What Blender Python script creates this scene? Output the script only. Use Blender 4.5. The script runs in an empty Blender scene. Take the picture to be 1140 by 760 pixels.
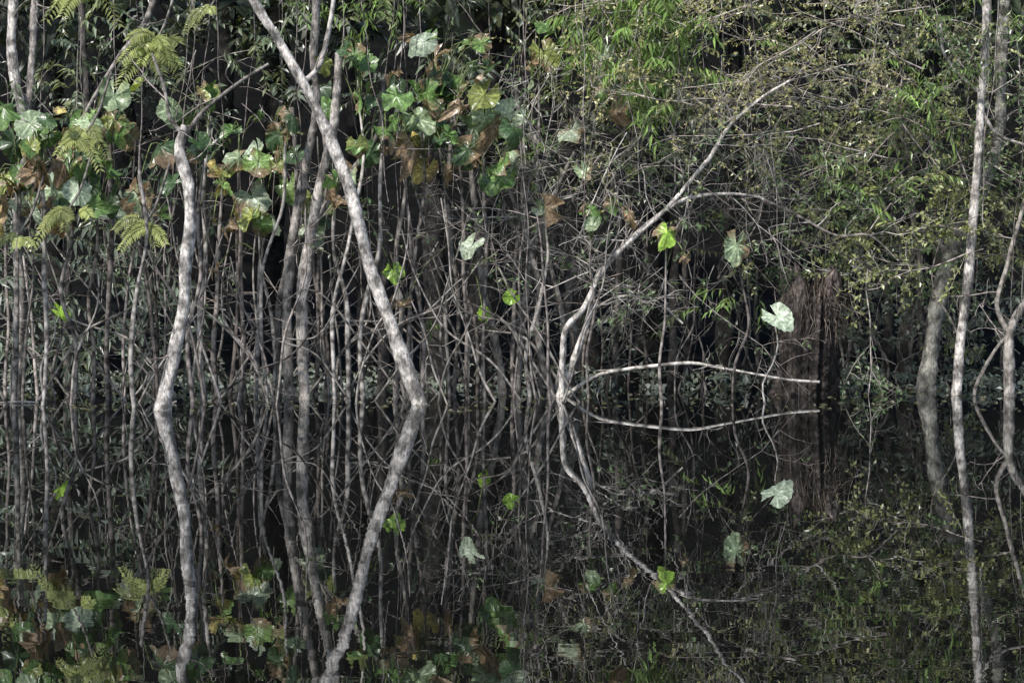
import bpy, math, numpy as np
from mathutils import Vector
R = np.random.default_rng(7)
F = 2600.0; H = 1.2
def W(px, py, d):
    return np.array([(px-570)*d/F, d, H-(py-320)*d/F])
def nz(v):
    v = np.asarray(v, float)
    return v/(np.linalg.norm(v, axis=-1, keepdims=True)+1e-9)
def U(a, b): return float(R.uniform(a, b))

# ------------------------------------------------------------ materials
def new_mat(name):
    m = bpy.data.materials.new(name); m.use_nodes = True
    nt = m.node_tree; nt.nodes.clear()
    return m, nt, nt.nodes, nt.links
def mk_bark():
    m, nt, N, L = new_mat("bark")
    out = N.new("ShaderNodeOutputMaterial"); b = N.new("ShaderNodeBsdfPrincipled")
    at = N.new("ShaderNodeAttribute"); at.attribute_name = "Col"
    tc = N.new("ShaderNodeTexCoord")
    mp = N.new("ShaderNodeMapping"); mp.inputs["Scale"].default_value = (1, 1, 0.4)
    n1 = N.new("ShaderNodeTexNoise"); n1.inputs["Scale"].default_value = 42; n1.inputs["Detail"].default_value = 3; n1.inputs["Roughness"].default_value = .75
    n2 = N.new("ShaderNodeTexNoise"); n2.inputs["Scale"].default_value = 8; n2.inputs["Detail"].default_value = 4
    r1 = N.new("ShaderNodeMapRange"); r1.inputs[1].default_value = .32; r1.inputs[2].default_value = .68; r1.inputs[3].default_value = .35; r1.inputs[4].default_value = 1.6
    r2 = N.new("ShaderNodeMapRange"); r2.inputs[1].default_value = .38; r2.inputs[2].default_value = .62; r2.inputs[3].default_value = .35; r2.inputs[4].default_value = 1.45
    mu = N.new("ShaderNodeMath"); mu.operation = 'MULTIPLY'
    vm = N.new("ShaderNodeVectorMath"); vm.operation = 'SCALE'
    L.new(tc.outputs["Object"], mp.inputs[0]); L.new(mp.outputs[0], n1.inputs["Vector"]); L.new(tc.outputs["Object"], n2.inputs["Vector"])
    L.new(n1.outputs["Fac"], r1.inputs[0]); L.new(n2.outputs["Fac"], r2.inputs[0])
    L.new(r1.outputs[0], mu.inputs[0]); L.new(r2.outputs[0], mu.inputs[1])
    L.new(at.outputs["Color"], vm.inputs[0]); L.new(mu.outputs[0], vm.inputs["Scale"])
    L.new(vm.outputs[0], b.inputs["Base Color"]); b.inputs["Roughness"].default_value = .85; b.inputs["Specular IOR Level"].default_value = .25
    bp = N.new("ShaderNodeBump"); bp.inputs["Strength"].default_value = .8; bp.inputs["Distance"].default_value = .012
    L.new(n1.outputs["Fac"], bp.inputs["Height"]); L.new(bp.outputs[0], b.inputs["Normal"])
    L.new(b.outputs[0], out.inputs[0]); return m
def mk_thin():
    m, nt, N, L = new_mat("twig_bark")
    out = N.new("ShaderNodeOutputMaterial"); b = N.new("ShaderNodeBsdfDiffuse")
    at = N.new("ShaderNodeAttribute"); at.attribute_name = "Col"; tc = N.new("ShaderNodeTexCoord")
    n2 = N.new("ShaderNodeTexNoise"); n2.inputs["Scale"].default_value = 13; n2.inputs["Detail"].default_value = 2
    r2 = N.new("ShaderNodeMapRange"); r2.inputs[1].default_value = .35; r2.inputs[2].default_value = .65; r2.inputs[3].default_value = .3; r2.inputs[4].default_value = 1.6
    vm = N.new("ShaderNodeVectorMath"); vm.operation = 'SCALE'
    L.new(tc.outputs["Object"], n2.inputs["Vector"]); L.new(n2.outputs["Fac"], r2.inputs[0]); L.new(r2.outputs[0], vm.inputs["Scale"])
    L.new(at.outputs["Color"], vm.inputs[0]); L.new(vm.outputs[0], b.inputs[0]); L.new(b.outputs[0], out.inputs[0]); return m
def mk_leaf(name, rough, transl, spec, nscale):
    m, nt, N, L = new_mat(name)
    out = N.new("ShaderNodeOutputMaterial"); b = N.new("ShaderNodeBsdfPrincipled")
    at = N.new("ShaderNodeAttribute"); at.attribute_name = "Col"; src = at.outputs["Color"]
    if nscale:
        tc = N.new("ShaderNodeTexCoord"); n1 = N.new("ShaderNodeTexNoise"); n1.inputs["Scale"].default_value = nscale; n1.inputs["Detail"].default_value = 2
        r1 = N.new("ShaderNodeMapRange"); r1.inputs[1].default_value = .3; r1.inputs[2].default_value = .7; r1.inputs[3].default_value = .5; r1.inputs[4].default_value = 1.45
        vm = N.new("ShaderNodeVectorMath"); vm.operation = 'SCALE'
        L.new(tc.outputs["Object"], n1.inputs["Vector"]); L.new(n1.outputs["Fac"], r1.inputs[0]); L.new(r1.outputs[0], vm.inputs["Scale"])
        L.new(at.outputs["Color"], vm.inputs[0]); src = vm.outputs[0]
    L.new(src, b.inputs["Base Color"])
    b.inputs["Roughness"].default_value = rough; b.inputs["Specular IOR Level"].default_value = spec
    t = N.new("ShaderNodeBsdfTranslucent"); v2 = N.new("ShaderNodeVectorMath"); v2.operation = 'MULTIPLY'; v2.inputs[1].default_value = (1.4, 1.55, .65)
    L.new(src, v2.inputs[0]); L.new(v2.outputs[0], t.inputs[0])
    mx = N.new("ShaderNodeMixShader"); mx.inputs[0].default_value = transl
    L.new(b.outputs[0], mx.inputs[1]); L.new(t.outputs[0], mx.inputs[2]); L.new(mx.outputs[0], out.inputs[0]); return m
BARK = mk_bark(); LEAF = mk_leaf("leaf", .34, .24, .7, 0); WAXY = mk_leaf("waxy_leaf", .33, .22, .6, 30)
MATS = [BARK, LEAF, WAXY, mk_thin()]

def mk_water():
    m, nt, N, L = new_mat("black_water")
    out = N.new("ShaderNodeOutputMaterial")
    g = N.new("ShaderNodeBsdfGlossy"); g.inputs["Roughness"].default_value = 0.0; g.inputs["Color"].default_value = (.80, .82, .84, 1)
    df = N.new("ShaderNodeBsdfDiffuse"); df.inputs[0].default_value = (.005, .005, .004, 1)
    fr = N.new("ShaderNodeFresnel"); fr.inputs["IOR"].default_value = 2.0
    mx = N.new("ShaderNodeMixShader"); L.new(fr.outputs[0], mx.inputs[0]); L.new(df.outputs[0], mx.inputs[1]); L.new(g.outputs[0], mx.inputs[2]); L.new(mx.outputs[0], out.inputs[0])
    tc = N.new("ShaderNodeTexCoord"); acc = None
    sp = N.new("ShaderNodeSeparateXYZ"); L.new(tc.outputs["Object"], sp.inputs[0])
    amp = N.new("ShaderNodeMapRange"); amp.inputs[1].default_value = 7.5; amp.inputs[2].default_value = 15; amp.inputs[3].default_value = 1.1; amp.inputs[4].default_value = .12
    L.new(sp.outputs["Y"], amp.inputs[0])
    big = N.new("ShaderNodeTexNoise"); big.inputs["Scale"].default_value = .6; L.new(tc.outputs["Object"], big.inputs["Vector"])
    br = N.new("ShaderNodeMapRange"); br.inputs[1].default_value = .4; br.inputs[2].default_value = .62; br.inputs[3].default_value = .35; br.inputs[4].default_value = 1.1
    L.new(big.outputs["Fac"], br.inputs[0])
    am = N.new("ShaderNodeMath"); am.operation = 'MULTIPLY'; L.new(amp.outputs[0], am.inputs[0]); L.new(br.outputs[0], am.inputs[1])
    for scl, a in (((2.2, 7, 1), .006), ((8, 15, 1), .005)):
        mp = N.new("ShaderNodeMapping"); mp.inputs["Scale"].default_value = scl
        no = N.new("ShaderNodeTexNoise"); no.inputs["Scale"].default_value = 1; no.inputs["Detail"].default_value = 2
        L.new(tc.outputs["Object"], mp.inputs[0]); L.new(mp.outputs[0], no.inputs["Vector"])
        s = N.new("ShaderNodeVectorMath"); s.operation = 'SUBTRACT'; s.inputs[1].default_value = (.5, .5, .5); L.new(no.outputs["Color"], s.inputs[0])
        k = N.new("ShaderNodeVectorMath"); k.operation = 'MULTIPLY'; k.inputs[1].default_value = (a*1.6, a, 0); L.new(s.outputs[0], k.inputs[0])
        if acc is None: acc = k
        else:
            ad = N.new("ShaderNodeVectorMath"); ad.operation = 'ADD'; L.new(acc.outputs[0], ad.inputs[0]); L.new(k.outputs[0], ad.inputs[1]); acc = ad
    sc = N.new("ShaderNodeVectorMath"); sc.operation = 'SCALE'; L.new(acc.outputs[0], sc.inputs[0]); L.new(am.outputs[0], sc.inputs["Scale"])
    ad = N.new("ShaderNodeVectorMath"); ad.operation = 'ADD'; ad.inputs[1].default_value = (0, 0, 1); L.new(sc.outputs[0], ad.inputs[0])
    no = N.new("ShaderNodeVectorMath"); no.operation = 'NORMALIZE'; L.new(ad.outputs[0], no.inputs[0]); L.new(no.outputs[0], g.inputs["Normal"])
    return m
def mk_soil():
    m, nt, N, L = new_mat("shaded_litter_soil")
    out = N.new("ShaderNodeOutputMaterial"); b = N.new("ShaderNodeBsdfPrincipled"); b.inputs["Roughness"].default_value = .95; b.inputs["Specular IOR Level"].default_value = .1
    tc = N.new("ShaderNodeTexCoord"); n = N.new("ShaderNodeTexNoise"); n.inputs["Scale"].default_value = 3; n.inputs["Detail"].default_value = 6
    cr = N.new("ShaderNodeValToRGB"); cr.color_ramp.elements[0].position = .4; cr.color_ramp.elements[0].color = (.002, .002, .002, 1)  # litter soil taken near black, standing in for shade behind the trees
    cr.color_ramp.elements[1].position = .7; cr.color_ramp.elements[1].color = (.006, .006, .005, 1)
    L.new(tc.outputs["Object"], n.inputs["Vector"]); L.new(n.outputs["Fac"], cr.inputs[0]); L.new(cr.outputs[0], b.inputs["Base Color"]); L.new(b.outputs[0], out.inputs[0]); return m

# ------------------------------------------------------------ mesh builder
def crspline(P, step):
    P = np.asarray(P, float)
    Q = np.vstack([2*P[0]-P[1], P, 2*P[-1]-P[-2]])
    outp = []
    for i in range(1, len(Q)-2):
        seg = np.linalg.norm(Q[i+1, :3]-Q[i, :3]); n = max(2, int(seg/step))
        t = np.linspace(0, 1, n, endpoint=False)[:, None]
        outp.append(.5*((2*Q[i])+(-Q[i-1]+Q[i+1])*t+(2*Q[i-1]-5*Q[i]+4*Q[i+1]-Q[i+2])*t**2+(-Q[i-1]+3*Q[i]-3*Q[i+1]+Q[i+2])*t**3))
    outp.append(Q[-2:-1]); return np.vstack(outp)

T_LANCE = (np.array([[0, 0, 0], [.4, .5, .05], [.45, 0, -.05], [.4, -.5, .05], [1, 0, -.22]]), [], None, [[0, 2, 1], [0, 3, 2], [1, 2, 4], [2, 3, 4]])
T_SMALL = (np.array([[0, 0, 0], [.5, .5, .05], [1, 0, -.08], [.5, -.5, .05]]), [], [[0, 3, 2, 1]], [])
class MB:
    def __init__(s):
        s.V = []; s.C = []; s.Q = []; s.T = []; s.Qm = []; s.Tm = []; s.Qs = []; s.Ts = []; s.n = 0; s.lv = {}
    def raw(s, V, C, Q, T, mat, smooth):
        s.V.append(V); s.C.append(C)
        if len(Q): Q = np.asarray(Q)+s.n; s.Q.append(Q); s.Qm.append(np.full(len(Q), mat)); s.Qs.append(np.full(len(Q), smooth))
        if len(T): T = np.asarray(T)+s.n; s.T.append(T); s.Tm.append(np.full(len(T), mat)); s.Ts.append(np.full(len(T), smooth))
        s.n += len(V)
    def tube(s, P, r, col, k=5, rough=0.0, mat=0):
        if k <= 6: mat = 3
        P = np.asarray(P, float); n = len(P); r = np.broadcast_to(np.asarray(r, float), (n,)).copy()
        t = nz(np.gradient(P, axis=0))
        ref = np.array([0, 1., 0]) if abs(nz(P[-1]-P[0])[1]) < .8 else np.array([1., 0, 0])
        a = nz(np.cross(t, ref)); b = np.cross(t, a)
        th = np.linspace(0, 2*np.pi, k, endpoint=False)
        rr = r[:, None]*np.ones((1, k))
        if rough > 0:
            ph = R.uniform(0, 6, 5)
            i = np.arange(n)[:, None]
            rr = rr*(1+rough*(.5*np.sin(th*2+ph[0]+i*.13)+.35*np.sin(th*3+ph[1]-i*.21)+.5*np.sin(i*.37+ph[2])+.4*R.normal(0, .5, (n, 1))+.2*R.normal(0, 1, (n, k))))
        V = (P[:, None, :]+rr[..., None]*(np.cos(th)[None, :, None]*a[:, None, :]+np.sin(th)[None, :, None]*b[:, None, :])).reshape(-1, 3)
        i = np.arange(n-1)[:, None]*k; j = np.arange(k)[None]; j2 = (j+1) % k
        Q = np.stack([i+j, i+j2, i+k+j2, i+k+j], -1).reshape(-1, 4)
        C = np.tile(np.asarray(col, float), (len(V), 1))*R.uniform(.85, 1.15)
        s.raw(V, C, Q, [], mat, True)
    def leaf(s, P, D, Nn, L, Wd, C, kind='lance', mat=1):
        s.lv.setdefault((kind, mat), []).append((np.atleast_2d(P), np.atleast_2d(D), np.atleast_2d(Nn), np.atleast_1d(L), np.atleast_1d(Wd), np.atleast_2d(C)))
    def flush(s):
        for (kind, mat), L in s.lv.items():
            P, D, Nn, Ln, Wd, C = [np.concatenate([x[i] for x in L]) for i in range(6)]
            tv = (T_LANCE if kind == 'lance' else T_SMALL)[0]
            q = [] if kind == 'lance' else T_SMALL[2]; tr = T_LANCE[3] if kind == 'lance' else []
            D = nz(D); Y = nz(np.cross(Nn, D)); Z = np.cross(D, Y)
            V = P[:, None]+Ln[:, None, None]*tv[None, :, 0:1]*D[:, None]+Wd[:, None, None]*tv[None, :, 1:2]*Y[:, None]+Ln[:, None, None]*tv[None, :, 2:3]*Z[:, None]
            m = len(tv); off = np.arange(len(P))[:, None, None]*m
            Q = (off+np.array(q)[None]).reshape(-1, 4) if q else []
            T = (off+np.array(tr)[None]).reshape(-1, 3) if tr else []
            s.raw(V.reshape(-1, 3), np.repeat(C, m, 0), Q, T, mat, False)
        s.lv = {}
    def make(s, name):
        s.flush()
        V = np.concatenate(s.V); C = np.concatenate(s.C)
        Q = np.concatenate(s.Q) if s.Q else np.zeros((0, 4), int); T = np.concatenate(s.T) if s.T else np.zeros((0, 3), int)
        me = bpy.data.meshes.new(name); me.vertices.add(len(V)); me.vertices.foreach_set("co", V.astype(np.float32).ravel())
        me.loops.add(Q.size+T.size); me.loops.foreach_set("vertex_index", np.concatenate([Q.ravel(), T.ravel()]).astype(np.int32))
        nf = len(Q)+len(T); me.polygons.add(nf)
        ls = np.concatenate([np.arange(len(Q))*4, Q.size+np.arange(len(T))*3]).astype(np.int32)
        me.polygons.foreach_set("loop_start", ls)
        mi = np.concatenate(s.Qm+s.Tm).astype(np.int32); sm = np.concatenate(s.Qs+s.Ts).astype(bool)
        for mt in MATS: me.materials.append(mt)
        me.polygons.foreach_set("material_index", mi); me.polygons.foreach_set("use_smooth", sm)
        a = me.attributes.new("Col", 'FLOAT_COLOR', 'POINT')
        a.data.foreach_set("color", np.hstack([np.clip(C, 0, 1), np.ones((len(C), 1))]).astype(np.float32).ravel())
        me.update(calc_edges=True); me.validate()
        o = bpy.data.objects.new(name, me); bpy.context.scene.collection.objects.link(o); return o

# ------------------------------------------------------------ growth helpers
PALE = np.array([.38, .35, .32]); MIDB = np.array([.22, .20, .18]); DIM = np.array([.08, .071, .064]); SHADEB = np.array([.022, .02, .018]); ROSE = np.array([.26, .228, .207])  # the two darkest barks carry forest-interior shade in their colour
def limb(mb, pts, d, w, col, k=8, rough=.12, water=False, wob=.5, dd=0.0):
    """pts: surveyed (across, down) stations, d: distance; w: diameter stations"""
    n = len(pts); ds = np.linspace(0, dd, n)+d
    P = np.array([W(p[0], p[1], ds[i]) for i, p in enumerate(pts)])
    if water:
        dr = P[-1]-P[-2]; dr = dr/max(abs(dr[2]), .05)
        P = np.vstack([P, P[-1]+dr*.35]); n += 1
    rad = np.interp(np.linspace(0, 1, n), np.linspace(0, 1, len(w)), w)/2*d/F
    S = crspline(np.hstack([P, rad[:, None]]), .045 if k > 6 else .08)
    ph = R.uniform(0, 6, 4); i = np.arange(len(S))
    am = wob*.012
    S[:, 0] += am*(np.sin(i*.21+ph[0])+.6*np.sin(i*.53+ph[1])); S[:, 1] += am*(np.sin(i*.19+ph[2])+.6*np.sin(i*.47+ph[3]))
    mb.tube(S[:, :3], np.maximum(S[:, 3], .002), col, k, rough); return S
def twig(mb, p, d, L, r, lev, col, bend=.35, kids=(3, 6), lf=None, up=0.0, ratio=.55):
    n = 6; P = [np.array(p, float)]; v = nz(d)
    for i in range(n-1):
        v = nz(v+R.normal(0, bend, 3)*np.array([1, .8, .8])+np.array([0, 0, up])); P.append(P[-1]+v*L/(n-1))
    P = np.array(P); mb.tube(P, np.linspace(r, r*.45, n), col, 4 if r > .004 else 3)
    if lf: lf(mb, P, lev)
    if lev > 0:
        for _ in range(int(R.integers(kids[0], kids[1]+1))):
            i = int(R.integers(1, n)); t = nz(P[i]-P[i-1]); sd = nz(R.normal(0, 1, 3)*np.array([1, .7, 1]))
            twig(mb, P[i], nz(t*.6+sd*.8), L*ratio*U(.6, 1.2), r*.6, lev-1, col, bend, kids, lf, up, ratio)
    return P
def spray(mb, c, ax, L, n, ll, lw, col, droop=.4, kind='lance', mat=1, stem=True, facing=.5, var=.35, sag=.25):
    ax = nz(ax); t = np.linspace(.08, 1, n)
    P = c+ax*L*t[:, None]+np.array([0, 0, -1])*(sag*L*t[:, None]**2)
    side = nz(np.cross(ax, [0, -.35, 1])); s = np.where(np.arange(n) % 2 == 0, 1, -1)[:, None]
    D = ax*.55+side*s*.9+R.normal(0, .25, (n, 3))+np.array([0, 0, -droop])
    Nn = np.array([0, -facing, .8])+R.normal(0, .4, (n, 3))
    C = col*(1+R.uniform(-var, var))*(1+R.uniform(-var, var, (n, 1)))
    sc = R.uniform(.7, 1.2, n)
    mb.leaf(P, D, Nn, ll*sc, lw*sc, C, kind, mat)
    if stem: mb.tube(np.array([c, c+ax*L*.5+np.array([0, 0, -.06*L]), P[-1]]), [.005, .004, .002], np.array([.10, .10, .06]), 3)
def frond(mb, p, ax, L, col, n=22, ll=.10, lw=.022, sag=.5):
    ax = nz(ax); t = np.linspace(0.05, 1, n)
    P = p+ax*L*t[:, None]+np.array([0, 0, -1])*(sag*L*t[:, None]**2)
    tg = nz(ax[None]*1+np.array([0, 0, -1])*(2*sag*t[:, None])); side = nz(np.cross(tg, [0, -.8, .6]))
    for s in (1, -1):
        D = side*s+tg*.35+np.array([0, 0, -.35])+R.normal(0, .08, (n, 3))
        Nn = np.array([0, -.8, .6])+R.normal(0, .2, (n, 3))
        l = ll*(1-.6*np.abs(t-.4))
        mb.leaf(P, D, Nn, l, np.full(n, lw), col*(1+R.uniform(-.2, .2, (n, 1))), 'lance', 1)
    mb.tube(P, np.linspace(.005, .002, n), np.array([.14, .15, .05]), 3)

def arum_leaf(mb, c, size, kind, hero=True):
    """heart-shaped leaf: basal notch, pointed tip, radiating pleated veins; c = petiole attachment"""
    na = 37; nr = 6; gap = U(.12, .45)
    th = np.linspace(-np.pi+gap, np.pi-gap, na)
    out = .5*(1.0+.06*np.cos(th)+U(.12, .34)*np.exp(-(np.abs(th)/.32)**1.5))
    out *= 1+U(.02, .06)*np.sin(th*U(4, 8)+U(0, 6))+.035*R.normal(0, 1, na)
    rr = np.linspace(.03, 1, nr)[:, None]
    x = rr*out*np.cos(th); y = rr*out*np.sin(th)*U(.8, .98)
    vein = (np.arange(na) % 4 == 0).astype(float)
    fold = U(-.1, .8); cup = U(-.3, .5); ed = U(.04, .13)
    z = cup*(rr*out)**2*2-fold*np.abs(y)*.7+.025*vein*rr+ed*rr**2*np.sin(th*U(2.5, 6)+U(0, 6))-.6*np.maximum(x-.15, 0)**1.5*U(.2, 2.0)
    cols = {'pale': (.27, .34, .20), 'light': (.21, .32, .10), 'green': (.11, .19, .055), 'dark': (.05, .09, .035), 'olive': (.22, .25, .07), 'bright': (.23, .37, .05),
           'yellow': (.44, .36, .12), 'brown': (.23, .165, .10), 'blue': (.34, .40, .29)}
    col = np.array(cols[kind])*U(.75, 1.2)
    C = np.tile(col, (nr, na, 1))*(1+.9*vein[None, :, None]*(1-.4*rr[..., None]))*(1+.12*R.normal(0, 1, (nr, na, 1)))
    if kind in ('yellow', 'brown') or R.random() < .4:
        ph = U(0, 6); m = np.clip(1.6*(np.sin(th*1.5+ph)*.6+rr*1.1-.75)+.3*R.normal(0, 1, (nr, na)), 0, 1)[..., None]
        C = C*(1-m)+np.array([.26, .18, .11])*m
        z = z+m[..., 0]*.10*np.sin(th*6)*rr
    if kind == 'brown': z = z*2.0; y = y*.6
    tilt = U(-.3, 1.4); yaw = R.normal(0, .95); roll = R.normal(0, .6)
    if hero and kind in ('pale', 'light', 'bright', 'blue'): tilt = U(.2, .9); yaw *= .4
    n = nz(np.array([math.sin(yaw), -math.cos(yaw), tilt])); d0 = np.array([math.sin(roll), 0, -math.cos(roll)])
    D = nz(d0-n*np.dot(d0, n)); Y = np.cross(n, D)
    V = c+size*(x[..., None]*D+y[..., None]*Y+z[..., None]*n)
    i = np.arange(nr-1)[:, None]*na; j = np.arange(na-1)[None]
    Q = np.stack([i+j, i+j+1, i+na+j+1, i+na+j], -1).reshape(-1, 4)
    mb.raw(V.reshape(-1, 3), C.reshape(-1, 3), Q, [], 2, False)

# ------------------------------------------------------------ setting: terrain and water
def grid(name, xs, ys, zf, mat):
    X, Y = np.meshgrid(xs, ys); Z = zf(X, Y); V = np.stack([X, Y, Z], -1).reshape(-1, 3)
    nx = len(xs); i = np.arange(len(ys)-1)[:, None]*nx; j = np.arange(nx-1)[None]
    Q = np.stack([i+j, i+j+1, i+nx+j+1, i+nx+j], -1).reshape(-1, 4)
    me = bpy.data.meshes.new(name); me.from_pydata(V.tolist(), [], Q.tolist()); me.materials.append(mat)
    for p in me.polygons: p.use_smooth = True
    o = bpy.data.objects.new(name, me); bpy.context.scene.collection.objects.link(o)
def gz(X, Y):
    base = np.interp(Y, [-100, 26, 30, 31.5, 35, 44, 60, 90, 400], [-1.6, -1.0, -.12, .10, .3, 1.2, 13, 28, 30])
    return base+.07*np.sin(X*1.3+Y*.4)+.05*np.sin(X*2.9-Y*1.1)+.04*np.sin(Y*2.3)
grid("ground", np.unique(np.concatenate([np.linspace(-300, -12, 20), np.linspace(-12, 12, 90), np.linspace(12, 300, 20)])),
     np.unique(np.concatenate([np.linspace(-100, 25, 12), np.linspace(25, 46, 80), np.linspace(46, 400, 40)])), gz, mk_soil())
grid("water", np.array([-300., 300.]), np.array([-100., 60.]), lambda X, Y: X*0., mk_water())

# ------------------------------------------------------------ forest background foliage (one mass)
def cl(x, y):
    return .5+.5*math.sin(x*.021+1.3*math.sin(y*.017)+.7)*math.sin(y*.024+1.1*math.sin(x*.013)+2.0)
mb = MB()
gcols = [np.array(c) for c in ((.085, .11, .065), (.11, .14, .08), (.065, .09, .058), (.14, .16, .075), (.13, .145, .115))]
def rnd_col(): return gcols[int(R.integers(len(gcols)))]
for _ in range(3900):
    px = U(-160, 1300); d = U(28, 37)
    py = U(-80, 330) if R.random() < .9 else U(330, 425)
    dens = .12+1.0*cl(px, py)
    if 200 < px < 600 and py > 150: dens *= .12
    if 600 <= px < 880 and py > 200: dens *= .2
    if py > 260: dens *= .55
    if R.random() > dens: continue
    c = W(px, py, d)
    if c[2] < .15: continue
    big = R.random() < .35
    spray(mb, c, R.normal(0, 1, 3)*np.array([1, .6, .5]), U(.25, .6), int(U(9, 18)), U(.13, .20) if big else U(.07, .11), U(.04, .06) if big else U(.028, .045), rnd_col()*(1.2 if d < 30 else .5 if d < 32 else .14), U(.2, 1), stem=d < 30)  # leaf colour darkened with distance to paint in the interior shade
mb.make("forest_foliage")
mb = MB()
for _ in range(1000):  # leaves mostly above view, added to shade the forest interior
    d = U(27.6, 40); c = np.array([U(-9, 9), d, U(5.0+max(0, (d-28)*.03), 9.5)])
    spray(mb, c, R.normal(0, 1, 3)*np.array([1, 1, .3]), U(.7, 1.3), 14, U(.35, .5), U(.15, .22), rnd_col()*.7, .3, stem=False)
mb.make("shade_canopy")

# ------------------------------------------------------------ named trees
def tree(name, limbs, twigs=0, tcol=ROSE, leafy=None, wob=.5):
    mb = MB()
    for (pts, d, w, col, water) in limbs:
        k = 14 if max(w) > 13 else (9 if max(w) > 6 else 6)
        S = limb(mb, pts, d, w, col, k, .15 if max(w) > 6 else .2, water, wob)
        for _ in range(twigs):
            q = S[int(len(S)*U(.02, .75))]
            if q[2] < .3: continue
            twig(mb, q[:3], [R.normal(0, 1), R.normal(-.2, .5), U(-.1, .9)], U(.35, .9), min(.009, q[3]*.5), 1, tcol, .25, (1, 3), leafy)
    return mb.make(name)
def smleaf(col, ll=.05, lw=.022, p=.8, n=3):
    def f(mb, P, lev):
        if R.random() > p: return
        for q in P[1:]:
            m = int(R.integers(1, n+1)); D = R.normal(0, 1, (m, 3))+np.array([0, 0, -.3]); s = R.uniform(.7, 1.3, m)
            mb.leaf(np.tile(q, (m, 1)), D, np.array([0, -.5, .8])+R.normal(0, .5, (m, 3)), ll*s, lw*s, col*R.uniform(.5, 1.5, (m, 1)), 'small')
    return f
tree("leaning_tree", [([(245, -110), (262, -60), (283, 0), (310, 45), (335, 88), (352, 120), (372, 165), (390, 212), (401, 255), (412, 298), (428, 342), (447, 395), (465, 445), (470, 457)], 24.0, [9, 10, 12, 13, 15, 16, 19], PALE*1.25, True),
     ([(338, 92), (352, 80), (362, 55), (372, 0), (375, -60)], 24.2, [6, 6, 5, 5], PALE, False)], 1, wob=.15)
tree("gnarled_tree", [([(206, 140), (200, 168), (210, 205), (213, 245), (207, 290), (204, 340), (196, 385), (186, 430), (180, 457)], 22.8, [10, 12, 14, 14, 16, 20], PALE*1.1, True),
     ([(205, 150), (190, 132), (184, 100), (170, 60)], 22.8, [6, 4, 3], MIDB, False), ([(201, 165), (222, 130), (262, 96), (300, 72)], 22.8, [5, 4, 3], MIDB, False)], 2, wob=.3)
tree("multi_stem_tree", [([(353, -80), (352, 20), (350, 70), (353, 120), (343, 170), (335, 220), (325, 270), (320, 330), (321, 445)], 25.2, [9, 9, 10, 11, 12, 12], MIDB*1.35, True),
     ([(378, 60), (372, 140), (360, 190), (350, 240), (342, 290), (336, 340), (339, 445)], 25.0, [8, 11, 13, 13, 14], MIDB*1.4, True),
     ([(325, 120), (331, 190), (327, 260), (312, 330), (308, 380), (311, 445)], 25.5, [5, 6, 7, 8], MIDB*.8, True),
     ([(345, 250), (362, 230), (385, 200), (420, 150), (428, 90)], 25.2, [7, 6, 5], MIDB, False)], 2, wob=.25)
tree("slender_tree", [([(1100, -80), (1097, 0), (1095, 60), (1091, 110), (1088, 180), (1082, 250), (1077, 320), (1069, 380), (1066, 433)], 26.0, [8, 9, 10, 11, 13], PALE*1.3, True),
     ([(1092, 105), (1072, 88), (1050, 60), (1045, 20)], 26.0, [5, 4, 3], PALE, False), ([(1090, 120), (1110, 150), (1150, 165)], 26.0, [5, 4, 3], PALE, False)], 1, wob=.2)
tree("mossy_tree", [([(1120, -80), (1117, 0), (1113, 80), (1110, 160), (1092, 215), (1070, 255), (1054, 300), (1043, 345), (1036, 390), (1032, 430)], 27.2, [12, 12, 13, 16, 20, 20, 24], np.array([.24, .23, .20]), True),
     ([(1060, 290), (1035, 262), (1010, 255), (980, 262)], 27.2, [9, 6, 4], MIDB, False)], 1, wob=.3)
tree("forked_tree", [([(1165, 300), (1143, 335), (1126, 368), (1124, 440)], 25.8, [10, 11, 14], MIDB*1.2, True), ([(1126, 368), (1105, 395), (1088, 425), (1084, 440)], 25.9, [5, 4, 4], MIDB, False),
     ([(1126, 375), (1110, 340), (1120, 300), (1135, 240), (1150, 190)], 26, [6, 6, 5, 4], MIDB, False)], 2)
tree("bare_tree", [([(18, -60), (17, 0), (14, 55), (18, 90), (26, 130), (24, 200)], 26.4, [11, 12, 10], PALE*1.1, False), ([(44, -60), (41, 0), (37, 70), (31, 130), (24, 200), (20, 260), (22, 340), (18, 437)], 26.5, [8, 9, 9, 12, 14, 15], MIDB*1.1, True)], 2, wob=.3)
tree("bare_tree", [([(190, -60), (165, 20), (135, 62), (105, 110), (80, 160)], 26, [6, 5, 4], MIDB*1.3, False), ([(76, 432), (74, 360), (80, 250), (98, 120), (92, 20), (96, -60)], 28.2, [9, 8, 7], DIM, False)], 1)
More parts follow.
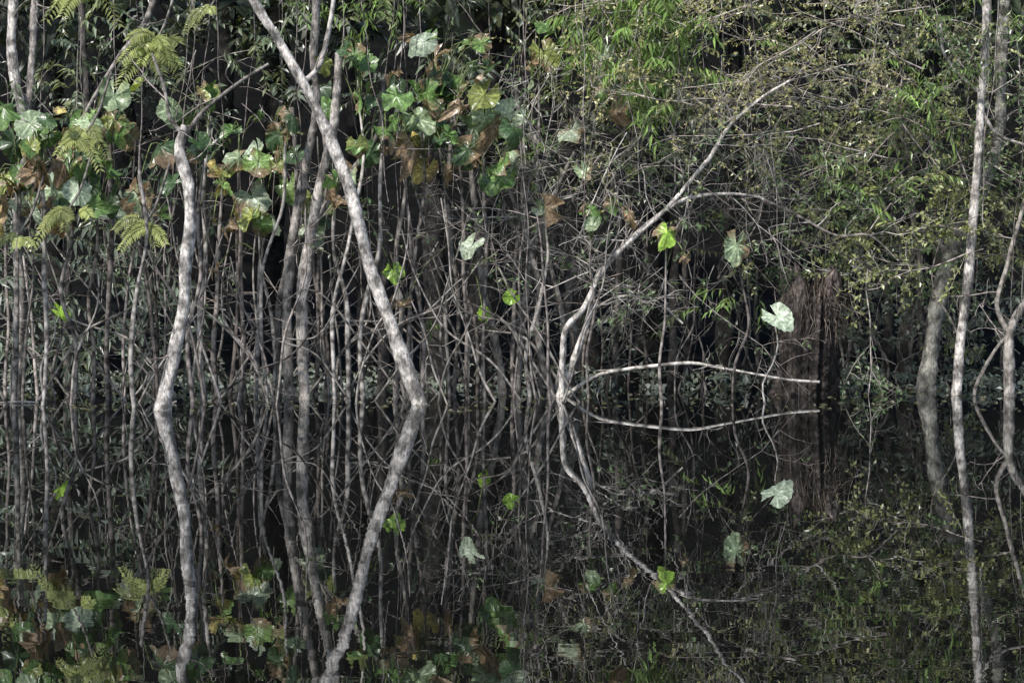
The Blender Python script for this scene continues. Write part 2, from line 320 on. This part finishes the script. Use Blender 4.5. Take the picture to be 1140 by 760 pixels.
tree("spreading_shrub", [
    ([(850, 222), (838, 218), (800, 216), (760, 223), (725, 246), (692, 276), (664, 308), (656, 350), (641, 395), (622, 440)], 25.6, [3, 4, 5, 7, 8], PALE*1.4, True),
    ([(880, 90), (850, 108), (812, 140), (788, 178), (742, 232), (702, 268), (672, 300), (650, 342), (628, 372), (626, 440)], 25.5, [3, 4, 5, 6, 7], PALE*1.35, True),
    ([(596, 150), (600, 215), (609, 280), (622, 330), (628, 385), (619, 440)], 26.1, [4, 5, 6, 8], MIDB, True),
    ([(566, 210), (585, 260), (600, 320), (598, 370), (615, 440)], 26.0, [4, 6, 8, 9], MIDB*1.1, True),
    ([(660, 345), (690, 330), (730, 335), (760, 360)], 26, [3, 3, 2], PALE, False),
    ([(912, 425), (880, 423), (850, 418), (800, 409), (770, 404), (730, 407), (690, 412), (660, 420), (628, 441)], 25.8, [3, 3, 4, 4, 5], PALE*1.25, True),
    ([(1000, 290), (968, 262), (930, 262), (880, 236), (845, 221)], 26, [2, 3, 4], ROSE, False)], 4, PALE*1.2, wob=.3)
for pts, d, w, c in [
    ([(520, 150), (528, 220), (535, 300), (548, 360), (560, 437)], 26.5, [4, 7, 9, 10], MIDB), ([(640, 170), (605, 240), (590, 300), (582, 360), (576, 437)], 26.6, [4, 7, 8, 11], MIDB),
    ([(575, 90), (582, 180), (586, 270), (596, 360), (604, 437)], 26.8, [5, 7, 8, 9], DIM*1.5), ([(480, 170), (484, 280), (486, 350), (488, 430)], 29.0, [24, 28, 30], SHADEB*1.8),
    ([(690, 240), (688, 330), (684, 432)], 28, [7, 8, 8], DIM*1.4), ([(758, 240), (750, 320), (748, 432)], 28.2, [8, 10, 12], DIM*1.2), ([(762, 260), (763, 350), (766, 430)], 28.5, [6, 7, 9], DIM*1.2),
    ([(712, 240), (722, 300), (716, 360), (722, 430)], 28, [5, 5, 6], DIM*1.5), ([(640, 290), (632, 340), (640, 380), (634, 436)], 27, [9, 12, 12], MIDB*.8), ([(842, 300), (842, 360), (846, 430)], 28.4, [4, 5, 6], DIM*1.5),
    ([(452, 210), (440, 300), (447, 350), (440, 442)], 25.5, [5, 6, 8], MIDB), ([(505, 130), (497, 240), (510, 330), (506, 437)], 26.9, [4, 5, 6], MIDB*.8), ([(968, 330), (985, 300), (990, 380), (986, 425)], 29.4, [8, 12, 14], DIM),
    ([(1012, 200), (1022, 300), (1028, 426)], 29.5, [7, 9, 9], DIM), ([(432, 250), (424, 330), (428, 380), (424, 440)], 25.8, [9, 12, 15], DIM)]:
    tree("understory_tree", [(pts, d, w, c, True)], 2)
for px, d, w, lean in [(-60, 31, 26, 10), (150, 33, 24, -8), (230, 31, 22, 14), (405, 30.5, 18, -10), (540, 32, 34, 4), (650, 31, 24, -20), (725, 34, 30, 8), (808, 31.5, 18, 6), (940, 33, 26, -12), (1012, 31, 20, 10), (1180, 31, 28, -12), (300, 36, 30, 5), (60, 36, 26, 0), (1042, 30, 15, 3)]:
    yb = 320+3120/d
    tree("forest_tree", [([(px+lean*3, -160), (px+lean*2, 0), (px+lean, 180), (px, 320), (px-lean*.3, yb)], d, [w*.8, w*.9, w, w*1.2], SHADEB*U(.8, 1.5), True)], 0)  # back trunks darkened in colour for interior shade

# ------------------------------------------------------------ broken stump
def stump():
    mb = MB(); k = 96; n = 60; d = 26.2; c = W(900, 439, d); th = np.linspace(0, 2*np.pi, k, endpoint=False)
    top = 1.22+.13*np.sin(th*2+1)+.08*np.sin(th*5+2)+.11*R.uniform(-1, 1, k)
    t = np.linspace(0, 1, n)[:, None]; z = -.3+t*(top[None]+.3)
    fl = .07*np.sin(th*5+1)+.06*np.sin(th*9+2)+.05*np.sin(th*17)+.04*R.normal(0, 1, k)
    r = .275*(1+fl[None]*1.2+.08*np.sin(z*6+th)+.04*R.normal(0, 1, (n, k)))*(1+.16*np.exp(-np.maximum(z, 0)*4)+.12*np.exp(-((z-1.0)/.2)**2))
    r = r*np.where(t > .9, 1-(t-.9)*4.5*R.uniform(.3, 1, (1, k)), 1)
    x = c[0]+r*np.cos(th)+.05*(z-.5); y = c[1]+r*np.sin(th)
    V = np.stack([x, y, z], -1).reshape(-1, 3); i = np.arange(n-1)[:, None]*k; j = np.arange(k)[None]; j2 = (j+1) % k
    Q = np.stack([i+j, i+j2, i+k+j2, i+k+j], -1).reshape(-1, 4)
    C = np.tile(np.array([.033, .027, .024]), (n, k, 1))*(1+.6*R.normal(0, .5, (1, k, 1)))*(1+.3*R.normal(0, 1, (n, k, 1)))*(1+2.4*t[..., None]**5)
    V = np.vstack([V, [[c[0]+.03, c[1], .95]]]); C = np.vstack([np.clip(C, .004, .3).reshape(-1, 3), [[.03, .02, .015]]])
    T = np.array([[(n-1)*k+a, (n-1)*k+(a+1) % k, n*k] for a in range(k)])
    mb.raw(V, C, Q, T, 0, True)
    for _ in range(150):
        a = U(0, 6.28); rr = U(.22, .32); p = c+np.array([math.cos(a)*rr+.05, math.sin(a)*rr, U(.8, 1.25)-c[2]])
        L = U(.08, .45); q = p+np.array([math.cos(a)*U(0, .14), math.sin(a)*U(0, .09), -L]); m = (p+q)/2+np.array([math.cos(a)*.07+R.normal(0, .03), math.sin(a)*.05, .03])
        mb.tube([p, m, q], [.005, .004, .0015], np.array([.17, .14, .115])*U(.3, 1.4), 3)
    for _ in range(60):
        a = U(0, 6.28); rr = U(.05, .29); p = c+np.array([math.cos(a)*rr, math.sin(a)*rr, 1.0-c[2]]); mb.tube([p, p+np.array([R.normal(0, .06), 0, U(.12, .40)])], [.018, .003], np.array([.12, .095, .075])*U(.4, 1.3), 4)
    mb.make("broken_stump")
stump()

# ------------------------------------------------------------ arum plants
LV = [(35,138,38,'pale'),(18,160,32,'dark'),(52,150,30,'green'),(30,178,34,'dark'),(78,183,30,'green'),(60,210,32,'pale'),(128,107,36,'pale'),(155,98,28,'olive'),(192,122,30,'pale'),(180,163,42,'dark'),(118,180,34,'green'),(100,205,30,'dark'),
 (155,218,36,'pale'),(88,212,30,'blue'),(246,195,36,'yellow'),(287,180,34,'light'),(280,218,40,'blue'),(266,176,28,'pale'),(322,205,30,'light'),(350,220,36,'olive'),(375,222,28,'brown'),(290,250,26,'green'),(365,120,28,'green'),(325,128,26,'dark'),
 (412,106,32,'green'),(442,108,34,'green'),(466,132,36,'pale'),(472,48,28,'blue'),(491,84,28,'brown'),(476,104,30,'green'),(503,98,28,'green'),(537,127,40,'light'),(512,118,28,'brown'),(457,158,26,'yellow'),(430,147,26,'green'),(484,150,28,'dark'),
 (606,60,36,'olive'),(605,232,24,'blue'),(657,235,22,'green'),(743,258,28,'bright'),(820,272,32,'pale'),(764,286,16,'brown'),(526,272,26,'blue'),(438,301,22,'bright'),(446,340,24,'brown'),(865,352,32,'blue'),(570,330,18,'bright'),(538,347,16,'bright'),
 (67,347,20,'bright'),(700,238,22,'brown'),(683,228,18,'green'),(255,250,20,'brown'),(45,198,36,'brown'),(16,205,32,'brown'),(240,300,16,'brown'),(412,170,26,'dark'),(560,182,24,'green'),(395,60,24,'green'),(360,72,22,'olive'),(238,105,26,'green'),(310,150,28,'dark'),(222,158,26,'green'),(140,150,28,'dark'),(64,250,24,'brown'),(5,120,34,'green'),(600,30,26,'green'),(648,190,20,'pale'),(660,250,18,'pale')]
LV = [l+(True,) for l in LV]
kinds = ['green', 'dark', 'green', 'dark', 'olive', 'brown', 'brown', 'pale', 'light', 'blue', 'yellow']
for _ in range(150):
    r = R.random()
    if r < .36: q = (U(-20, 120), U(115, 255))
    elif r < .62: q = (U(110, 400), U(85, 260))
    elif r < .93: q = (U(385, 575), U(40, 200))
    else: q = (U(560, 690), U(20, 250))
    LV.append((q[0], q[1], U(11, 24) if R.random() < .55 else U(22, 36), kinds[int(R.integers(len(kinds)))], False))
for x in range(60):
    LV.append((U(-150, -10) if x % 2 else U(1150, 1290), U(120, 250), U(20, 36), kinds[int(R.integers(len(kinds)))], False))
ST = []
for bx, tx, ty, w in [(14, 20, 190, 6), (48, 44, 175, 5), (82, 78, 205, 5), (120, 122, 130, 6), (104, 108, 215, 4), (150, 156, 190, 5), (228, 236, 130, 6), (240, 247, 210, 5), (257, 268, 150, 4), (268, 272, 225, 6), (283, 292, 200, 5),
   (296, 318, 160, 4), (303, 290, 255, 4), (362, 352, 235, 5), (372, 398, 90, 4), (388, 372, 230, 5), (404, 425, 120, 5), (352, 360, 130, 4), (470, 452, 130, 4), (452, 470, 150, 4), (500, 488, 95, 4), (520, 505, 115, 4), (540, 538, 150, 4), (532, 526, 280, 4), (572, 600, 80, 4), (590, 607, 240, 4),
   (655, 660, 245, 3), (736, 742, 272, 3), (815, 822, 285, 3), (852, 864, 362, 2), (62, 66, 355, 3), (214, 226, 180, 4), (175, 160, 225, 4), (-60, -50, 150, 6), (-110, -100, 170, 6), (1180, 1190, 160, 6), (1240, 1250, 150, 6)]:
    d = U(23.2, 25.6) if tx < 230 or tx > 640 else U(24.8, 26.2); ST.append((bx, tx, ty, w, d))
owner = {}
for l in LV:
    k = min(range(len(ST)), key=lambda i: (ST[i][1]-l[0])**2*1.5+(ST[i][2]-l[1])**2); owner.setdefault(k, []).append(l)
for i, (bx, tx, ty, w, d) in enumerate(ST):
    mb = MB(); yb = 320+3120/d; mx = (bx+tx)/2+R.normal(0, 6)
    col = (PALE if R.random() < .4 else ROSE*.8)*U(.45, 1.15)
    S = limb(mb, [(tx, ty), (tx*.75+mx*.25+R.normal(0, 4), ty*.75+yb*.25), (mx, (ty+yb)/2), (bx+R.normal(0, 4), ty*.25+yb*.75), (bx, yb)], d, [w*.7, w, w*1.1, w*1.2], col, 6, .2, True, .8)
    for (px, py, sz, kd, hero) in owner.get(i, []):
        dd = d+R.uniform(-.7, .3); c = W(px, py, dd); a = S[int(U(0, .15)*len(S)), :3]
        hi = (a+c)/2+np.array([0, .05, .12+.15*np.linalg.norm(c-a)]); cc = c+np.array([0, .015, 0])
        mb.tube(crspline(np.array([a, hi, cc]), .08), .0065, np.array([.13, .16, .07]), 4)
        arum_leaf(mb, c, sz*1.15*dd/F, kd, hero)
    mb.make("arum_plant")

# thicket of leafless poles and crooked stems (one mass)
mb = MB()
def pole(px, d, top, w, col, lean=0):
    yb = 320+3120/d; m = R.normal(0, 9)
    return limb(mb, [(px+lean, top), (px+lean*.7+m, top*.66+yb*.34), (px+lean*.3-m*.5, top*.33+yb*.67), (px, yb)], d, [w*.45, w*.8, w], col, 5, .22, True, 1.3)
for _ in range(62):
    px = U(205, 425) if R.random() < .5 else U(-30, 210)
    if R.random() < .25: px = U(425, 640)
    S = pole(px, U(23.6, 28.5), U(150, 400), U(2, 5.2), (MIDB if R.random() < .5 else ROSE)*U(.25, 1.45), R.normal(0, 28))
    for _ in range(3):
        q = S[int(len(S)*U(.1, .8))]
        if q[2] > .2: twig(mb, q[:3], [R.normal(0, 1), R.normal(0, .4), U(-.2, .8)], U(.3, .9), .005, 1, ROSE*.9, .3, (0, 3))
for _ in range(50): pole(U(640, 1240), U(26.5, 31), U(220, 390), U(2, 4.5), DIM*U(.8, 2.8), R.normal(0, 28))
for _ in range(46):
    px = U(0, 660); d = U(24, 27.5); yb = 320+3120/d; s = R.choice([-1, 1]); ln = U(40, 180)
    limb(mb, [(px+s*ln, yb-U(100, 240)), (px+s*ln*.7, yb-U(70, 130)), (px+s*ln*.3, yb-U(30, 80)), (px, yb)], d, [1.6, 2.6, 3.6], MIDB*U(.4, 1.5), 5, .2, True, 1.8)
mb.make("pole_thicket")
mb = MB()
for _ in range(60):
    px = U(-60, 1200); d = U(24.5, 30); y2 = U(150, 400); l = R.normal(0, 25)
    limb(mb, [(px, -120), (px+l*.3, 60), (px+l*.8, y2*.6), (px+l, y2)], d, [1.6, 1.4, 1.2], ROSE*U(.6, 1.3), 3, 0, False, 1.5)
mb.make("hanging_lianas")

# ------------------------------------------------------------ twiggy thickets
OL = np.array([.28, .30, .12]); GR = np.array([.14, .20, .09]); GG = np.array([.19, .215, .17])
mb = MB()
def arch(px, py, ang, L, col, d, lf, r=.009, lev=2, kids=(4, 7)):
    twig(mb, W(px, py, d), [math.cos(ang), R.normal(0, .25), math.sin(ang)], L, r, lev, col, .16, kids, lf, -.03, .5)
for _ in range(50):
    arch(U(800, 1130), U(-20, 300), U(0, 6.28), U(.8, 1.7), ROSE*U(.9, 1.5), U(25.8, 28.2), smleaf(OL if R.random() < .5 else GR, .06, .03, .65, 3))
for _ in range(36):
    arch(U(740, 1060), U(-40, 150), U(2.6, 3.6), U(.9, 1.7), ROSE*1.45, U(25.2, 26.8), smleaf(np.array([.36, .34, .15]), .045, .024, .6, 3))
mb.make("twiggy_bush")
mb = MB()
for _ in range(1350):
    px = U(585, 1280); py = U(-80, 320)
    if R.random() > 1.25*cl(px*1.7+90, py*1.6)-.05 or (px < 880 and py > 190): continue
    spray(mb, W(px, py, U(26.2, 28.2)), R.normal(0, 1, 3)*np.array([1, .5, .6]), U(.2, .45), int(U(8, 16)), U(.055, .10), U(.022, .036), (GR, OL, np.array([.17, .24, .08]), np.array([.27, .29, .19]))[int(R.integers(4))]*U(.65, 1.3), U(.1, .8))
mb.make("leafy_crown")
mb = MB()
for _ in range(88):
    arch(U(560, 880), U(60, 330), U(0, 6.28), U(.6, 1.5), (PALE if R.random() < .6 else ROSE)*U(.9, 1.4), U(25.2, 27.2), smleaf(GR, .06, .03, .08, 2), .0062, 2, (4, 6))
for _ in range(55):
    arch(U(-20, 560), U(40, 330), U(0, 6.28), U(.5, 1.2), ROSE*U(.7, 1.4), U(24.5, 28), smleaf(GR, .06, .03, .3, 2), .0055, 1, (3, 6))
mb.make("bare_twigs")
mb = MB()
for _ in range(46):
    arch(U(925, 1150), U(300, 425), U(.2, 2.9), U(.4, .9), ROSE*.8, U(26.6, 29.5), smleaf(GG, .08, .042, .9, 3), .006, 1, (3, 6))
for _ in range(22):
    arch(U(600, 930), U(360, 430), U(.2, 2.9), U(.3, .6), ROSE*.7, U(28, 29.5), smleaf(GG*.9, .08, .04, .85, 2), .005, 1, (2, 4))
for _ in range(300):
    px = U(-80, 1240); d = U(27.2, 30.2); c = W(px, 400, d); c[2] = U(.01, .16)
    spray(mb, c, [R.normal(0, 1), -.4, R.normal(.3, .4)], U(.12, .3), int(U(4, 8)), U(.08, .15), U(.035, .055), GG*U(.8, 1.6), .3, facing=.6)
mb.make("low_bush")

mb = MB(); BG = np.array([.23, .34, .10])
for _ in range(170):
    px = R.normal(712, 38); py = U(-40, 125)
    if px < 690 and py > 80: continue
    spray(mb, W(px, py, U(25.2, 26.6)), [R.normal(0, .8), R.normal(-.2, .4), R.normal(0, .4)], U(.2, .4), int(U(8, 14)), U(.15, .22), .03, BG*U(.6, 1.25), 1.1, facing=.8)
for cx, cy, sx, sy, n in [(1030, 88, 30, 22, 24), (960, 192, 40, 12, 20), (690, 20, 50, 20, 25), (815, 330, 25, 8, 6), (400, 8, 30, 10, 22), (1085, 20, 40, 30, 14), (575, 155, 20, 25, 8), (470, 380, 8, 20, 2)]:
    for _ in range(n): spray(mb, W(R.normal(cx, sx), R.normal(cy, sy), U(25.4, 26.6)), R.normal(0, 1, 3), U(.2, .35), int(U(6, 11)), U(.10, .16), .026, BG*U(.6, 1.1), .8)
mb.make("bamboo_foliage")
mb = MB()
for _ in range(125):
    spray(mb, W(U(-60, 225), U(235, 425), U(26, 28.6)), [R.normal(0, 1), -.3, R.normal(.2, .4)], U(.3, .55), int(U(6, 11)), U(.16, .26), .05, np.array([.15, .18, .14])*U(.6, 1.2), .5, facing=.7)
for _ in range(280):
    px = U(-100, 600); py = U(-60, 180)
    if R.random() > .1+cl(px*1.5, py*1.5+40): continue
    spray(mb, W(px, py, U(25.8, 28.6)), R.normal(0, 1, 3), U(.3, .5), int(U(8, 14)), U(.09, .16), .045, rnd_col()*1.3, .5)
mb.make("understory_foliage")
mb = MB(); FY = np.array([.40, .44, .16])
for px, py, n, s in [(105, -16, 12, 1.1), (170, 52, 13, 1.1), (95, 150, 8, .85), (160, 252, 6, .8), (75, 236, 6, .8), (20, 262, 4, .7), (232, 14, 3, .6)]:
    for _ in range(n):
        frond(mb, W(px+R.normal(0, 7), py+R.normal(0, 5), 23.4+R.normal(0, .15)), [R.normal(0, 1), -.5, U(-.2, .7)], U(.24, .40)*s, FY*U(.5, 1.1), 16, .12*s, .024, U(.5, 1.2))
    limb(mb, [(px+30, py-70), (px+15, py-25), (px, py)], 23.4, [3, 3, 2], MIDB, 5)
mb.make("feathery_fronds")
mb = MB()
for _ in range(900):
    y = U(22.5, 30.5); p = np.array([U(-7, 7), y, .006]); a = U(0, 6.28)
    mb.leaf(p, [math.cos(a), math.sin(a), 0], [R.normal(0, .1), R.normal(0, .1), 1], U(.04, .10), U(.02, .04), np.array([.30, .27, .22])*U(.4, 1.5), 'small')
for _ in range(210):
    px = R.normal(310, 50) if R.random() < .5 else U(0, 1140); p = W(px, 436, U(26.5, 29)); p[2] = U(.01, .10); mb.leaf(p, R.normal(0, 1, 3), [0, -.6, .8], U(.08, .15), U(.05, .08), np.array([.30, .33, .30])*U(.5, 1.4))
for pts in ([(-10, 449), (20, 447), (42, 448)], [(168, 457), (180, 452), (196, 447)]):
    limb(mb, pts, 24.2, [2, 2.5, 2], PALE, 5)
mb.make("floating_litter")

# ------------------------------------------------------------ light, sky, camera
sc = bpy.context.scene
w = bpy.data.worlds.new("World"); sc.world = w; w.use_nodes = True; nt = w.node_tree
bg = nt.nodes["Background"]; sk = nt.nodes.new("ShaderNodeTexSky"); sk.sky_type = 'NISHITA'; sk.sun_disc = False
EL, AZ = 50, 214
sk.sun_elevation = math.radians(EL); sk.sun_rotation = math.radians(AZ)
nt.links.new(sk.outputs[0], bg.inputs[0]); bg.inputs[1].default_value = .15
l = bpy.data.lights.new("sun", 'SUN'); l.energy = 5.0; l.angle = math.radians(3); l.color = (1, .965, .92)
so = bpy.data.objects.new("sun", l); sc.collection.objects.link(so)
a = math.radians(AZ); e = math.radians(EL)
sd = Vector((math.sin(a)*math.cos(e), math.cos(a)*math.cos(e), math.sin(e)))
so.rotation_euler = sd.to_track_quat('Z', 'Y').to_euler(); so.location = sd*60
cam = bpy.data.cameras.new("camera"); co = bpy.data.objects.new("camera", cam); sc.collection.objects.link(co)
cam.sensor_width = 36; cam.lens = F/1140*36; cam.clip_end = 1500
co.location = (0, 0, H); co.rotation_euler = (math.radians(90)-math.atan(60/F), 0, 0); sc.camera = co
sc.view_settings.view_transform = 'Standard'; sc.view_settings.look = 'None'; sc.view_settings.exposure = 0
